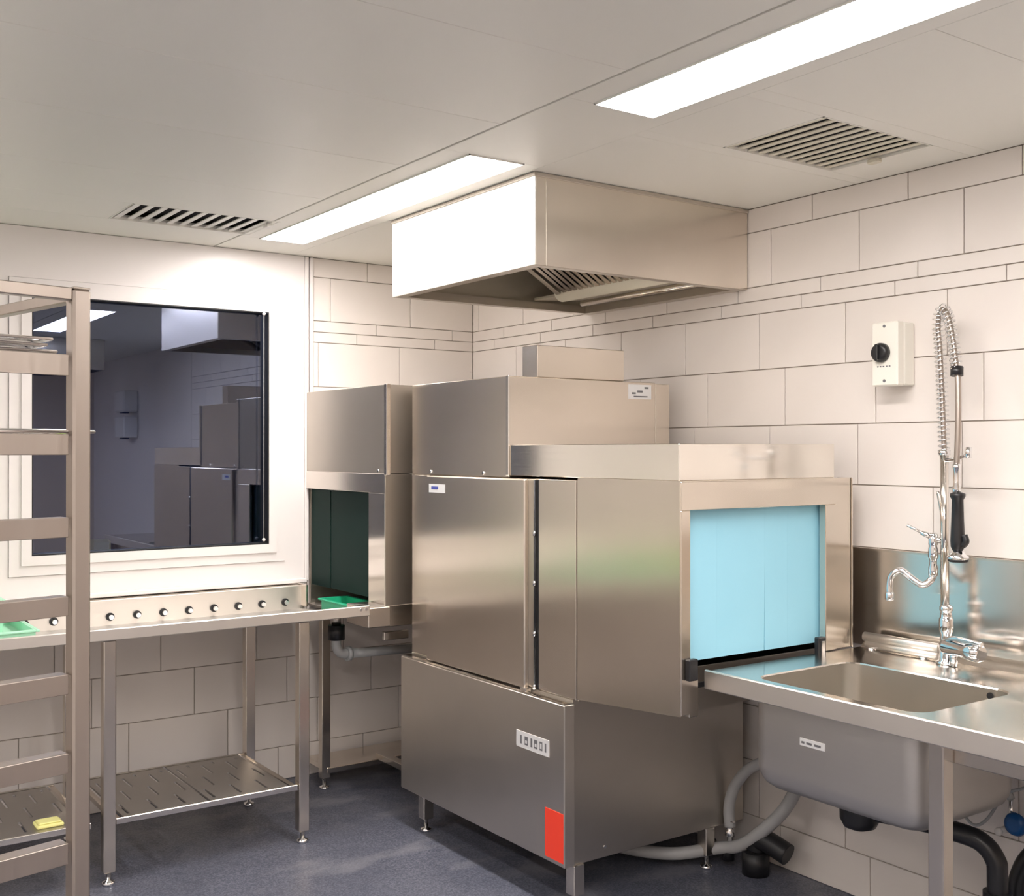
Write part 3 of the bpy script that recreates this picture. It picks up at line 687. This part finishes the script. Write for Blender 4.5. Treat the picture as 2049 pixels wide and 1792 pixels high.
bm = B(); tube(bm, [(-.12, -2.02, .09), (-.12, -2.03, .12), (-.115, -2.07, .125), (-.10, -2.15, .10)], .038, 16); obj('elbow', bm, 'rubber', t)
bm = B(); cyl(bm, (-.16, -1.925, .03), (-.16, -1.925, .088), .022, 14); obj('inlet', bm, 'rubber', t)
t = thing('water_valve', 'small shut-off valve with blue handle and thin flexible tubes', 'valve', (-.1, -2.95, .4))
bm = B(); lathe(bm, (-.075, -2.975, .431), [(.012, 0), (.030, .004), (.034, .012), (.030, .022), (.018, .026)], 20, (-1, 0, 0)); obj('handle', bm, 'valve_blue', t, 'blue handle')
bm = B(); cyl(bm, (-.110, -2.938, .405), (-.06, -2.938, .405), .010, 14); sphere(bm, (-.112, -2.938, .405), .012); obj('knob', bm, 'white', t)
bm = B(); cyl(bm, (-.075, -2.975, .431), (-.001, -2.975, .431), .010, 12); cyl(bm, (-.06, -2.945, .395), (-.06, -2.945, .50), .007, 12); cyl(bm, (-.06, -2.99, .431), (-.06, -2.93, .42), .009, 12); obj('valve_body', bm, 'chrome', t)
bm = B(); tube(bm, [(-.06, -2.915, .80), (-.06, -2.915, .66), (-.06, -2.922, .555), (-.06, -2.945, .49)], .011, 10); obj('upper_tube', bm, 'pvc', t)
bm = B(); tube(bm, [(-.06, -3.10, .59), (-.06, -2.984, .532), (-.07, -2.93, .500), (-.09, -2.890, .425), (-.10, -2.855, .398), (-.10, -2.82, .42), (-.10, -2.812, .452), (-.075, -2.86, .492), (-.06, -2.93, .52)], .0045, 8); obj('flexible_tube', bm, 'pvc', t)

# ------------------------------------------------------------------ tray trolley
PX, PY, RZ = -2.587, -2.647, math.radians(12)
tk = thing('tray_trolley', 'tall square-tube steel tray trolley in front of the window', 'trolley', (PX, PY, 0), rz=RZ)
W_, D_ = .58, .46
for u in (0, -W_):
    for v in (0, D_):
        p = obj('post', Bx(u, u+.0335, v, v+.0335, .115, 1.793, bev=.004), 'steel_rack', tk)
        obj('post_cap', Bx(u+.001, u+.0325, v+.001, v+.0325, 1.793, 1.797, bev=.001), 'steel_rack', p)
        bm = B(); cyl(bm, (u+.005, v+.017, .055), (u+.029, v+.017, .055), .055, 20); w_ = obj('wheel', bm, 'rubber', p)
        bm = B(); box(bm, u+.002, u+.005, v, v+.034, .045, .118); box(bm, u+.029, u+.032, v, v+.034, .045, .118); obj('caster_fork', bm, 'chrome', p)
ZR = [(1.635, 1.674), (1.492, 1.530), (1.343, 1.379), (1.201, 1.236), (1.059, 1.095), (.916, .952), (.752, .790), (.60, .636), (.45, .486), (.30, .336)]
for v0, s in ((.010, 1), (D_+.0235, -1)):
    obj('top_bar', Bx(-W_+.0335, 0, v0-.006*s, v0+.016*s, 1.772, 1.795, bev=.002), 'steel_rack', tk)
    for z0, z1 in ZR:
        bm = B(); box(bm, -W_+.0335, -.004, v0, v0+.003*s, z0, z1, .001); box(bm, -W_+.0335, -.004, v0+.003*s, v0+.034*s, z1-.003, z1)
        obj('rail', bm, 'steel_rack', tk)
for u in (0, -W_):
    obj('end_bar', Bx(u+.006, u+.028, .0335, D_, 1.772, 1.793, bev=.002), 'steel_rack', tk)
    obj('end_bar', Bx(u+.006, u+.028, .0335, D_, .13, .155, bev=.002), 'steel_rack', tk)
def wire_tray(label, z, u0, u1, k):
    t = thing('wire_tray', label, 'wire tray', (PX, PY, 0), rz=RZ)
    v0, v1 = .022, D_-.0
    bm = B()
    tube(bm, [(u0, v0, z), (u1, v0, z), (u1, v1, z), (u0, v1, z), (u0, v0, z)], .0032, 8, 1); obj('frame_wire', bm, 'chrome', t)
    n_ = 15; first = None
    for i in range(n_):
        v = v0+(v1-v0)*(i+1)/(n_+1)
        if first is None:
            bm = B(); cyl(bm, (u0, v, z+.003), (u1, v, z+.003), .0018, 6); first = obj('wire', bm, 'chrome', t); vf = v
        else: dup(first, t, (0, v-vf, 0))
    bm = B()
    for q_ in (.25, .5, .75): cyl(bm, (u0+(u1-u0)*q_, v0, z-.001), (u0+(u1-u0)*q_, v1, z-.001), .0025, 6)
    obj('cross_wire', bm, 'chrome', t)
wire_tray('chrome wire tray sticking out past the trolley post', 1.5345, -.60, .050, 0)
wire_tray('chrome wire tray, lowest of the stack on the upper trolley rail', 1.6785, -.60, -.022, 1)
wire_tray('chrome wire tray, middle of the stack on the upper trolley rail', 1.6895, -.60, -.040, 2)
wire_tray('chrome wire tray, topmost of the stack on the upper trolley rail', 1.7005, -.62, -.030, 3)

# ------------------------------------------------------------------ the rest of the room, seen as reflections
t = thing('exhaust_hood', 'second steel exhaust hood further along the room, mirrored in the window', 'exhaust hood', (-1.1, -4.95, 2.15))
for a in ((-1.60, -1.596, -5.45, -4.45), (-.634, -.63, -5.45, -4.45), (-1.596, -.634, -5.45, -5.446), (-1.596, -.634, -4.454, -4.45)):
    obj('panel', Bx(*a, 2.15, H-.003), 'steel_bright', t)
obj('inner_plate', Bx(-1.595, -.635, -5.445, -4.455, 2.30, 2.305), 'steel_dull', t)
bm = B(); box(bm, -1.875, -1.785, .045, .105, 1.0425, 1.128, .012)
o = obj('sponge', bm, 'lime', None, 'lime yellow sponge on the ledge behind the dark window'); o['category'] = 'sponge'

for z, lab in ((1.62, 'white wall dispenser, lower of the pair by the second hood'), (1.86, 'white wall dispenser, upper of the pair by the second hood')):
    t = thing('wall_dispenser', lab, 'dispenser', (-.07, -5.8, z))
    obj('case', Bx(-.14, -.0045, -5.95, -5.65, z, z+.20, bev=.012), 'white', t)
    obj('outlet', Bx(-.12, -.06, -5.85, -5.75, z-.012, z, bev=.002), 'black', t)
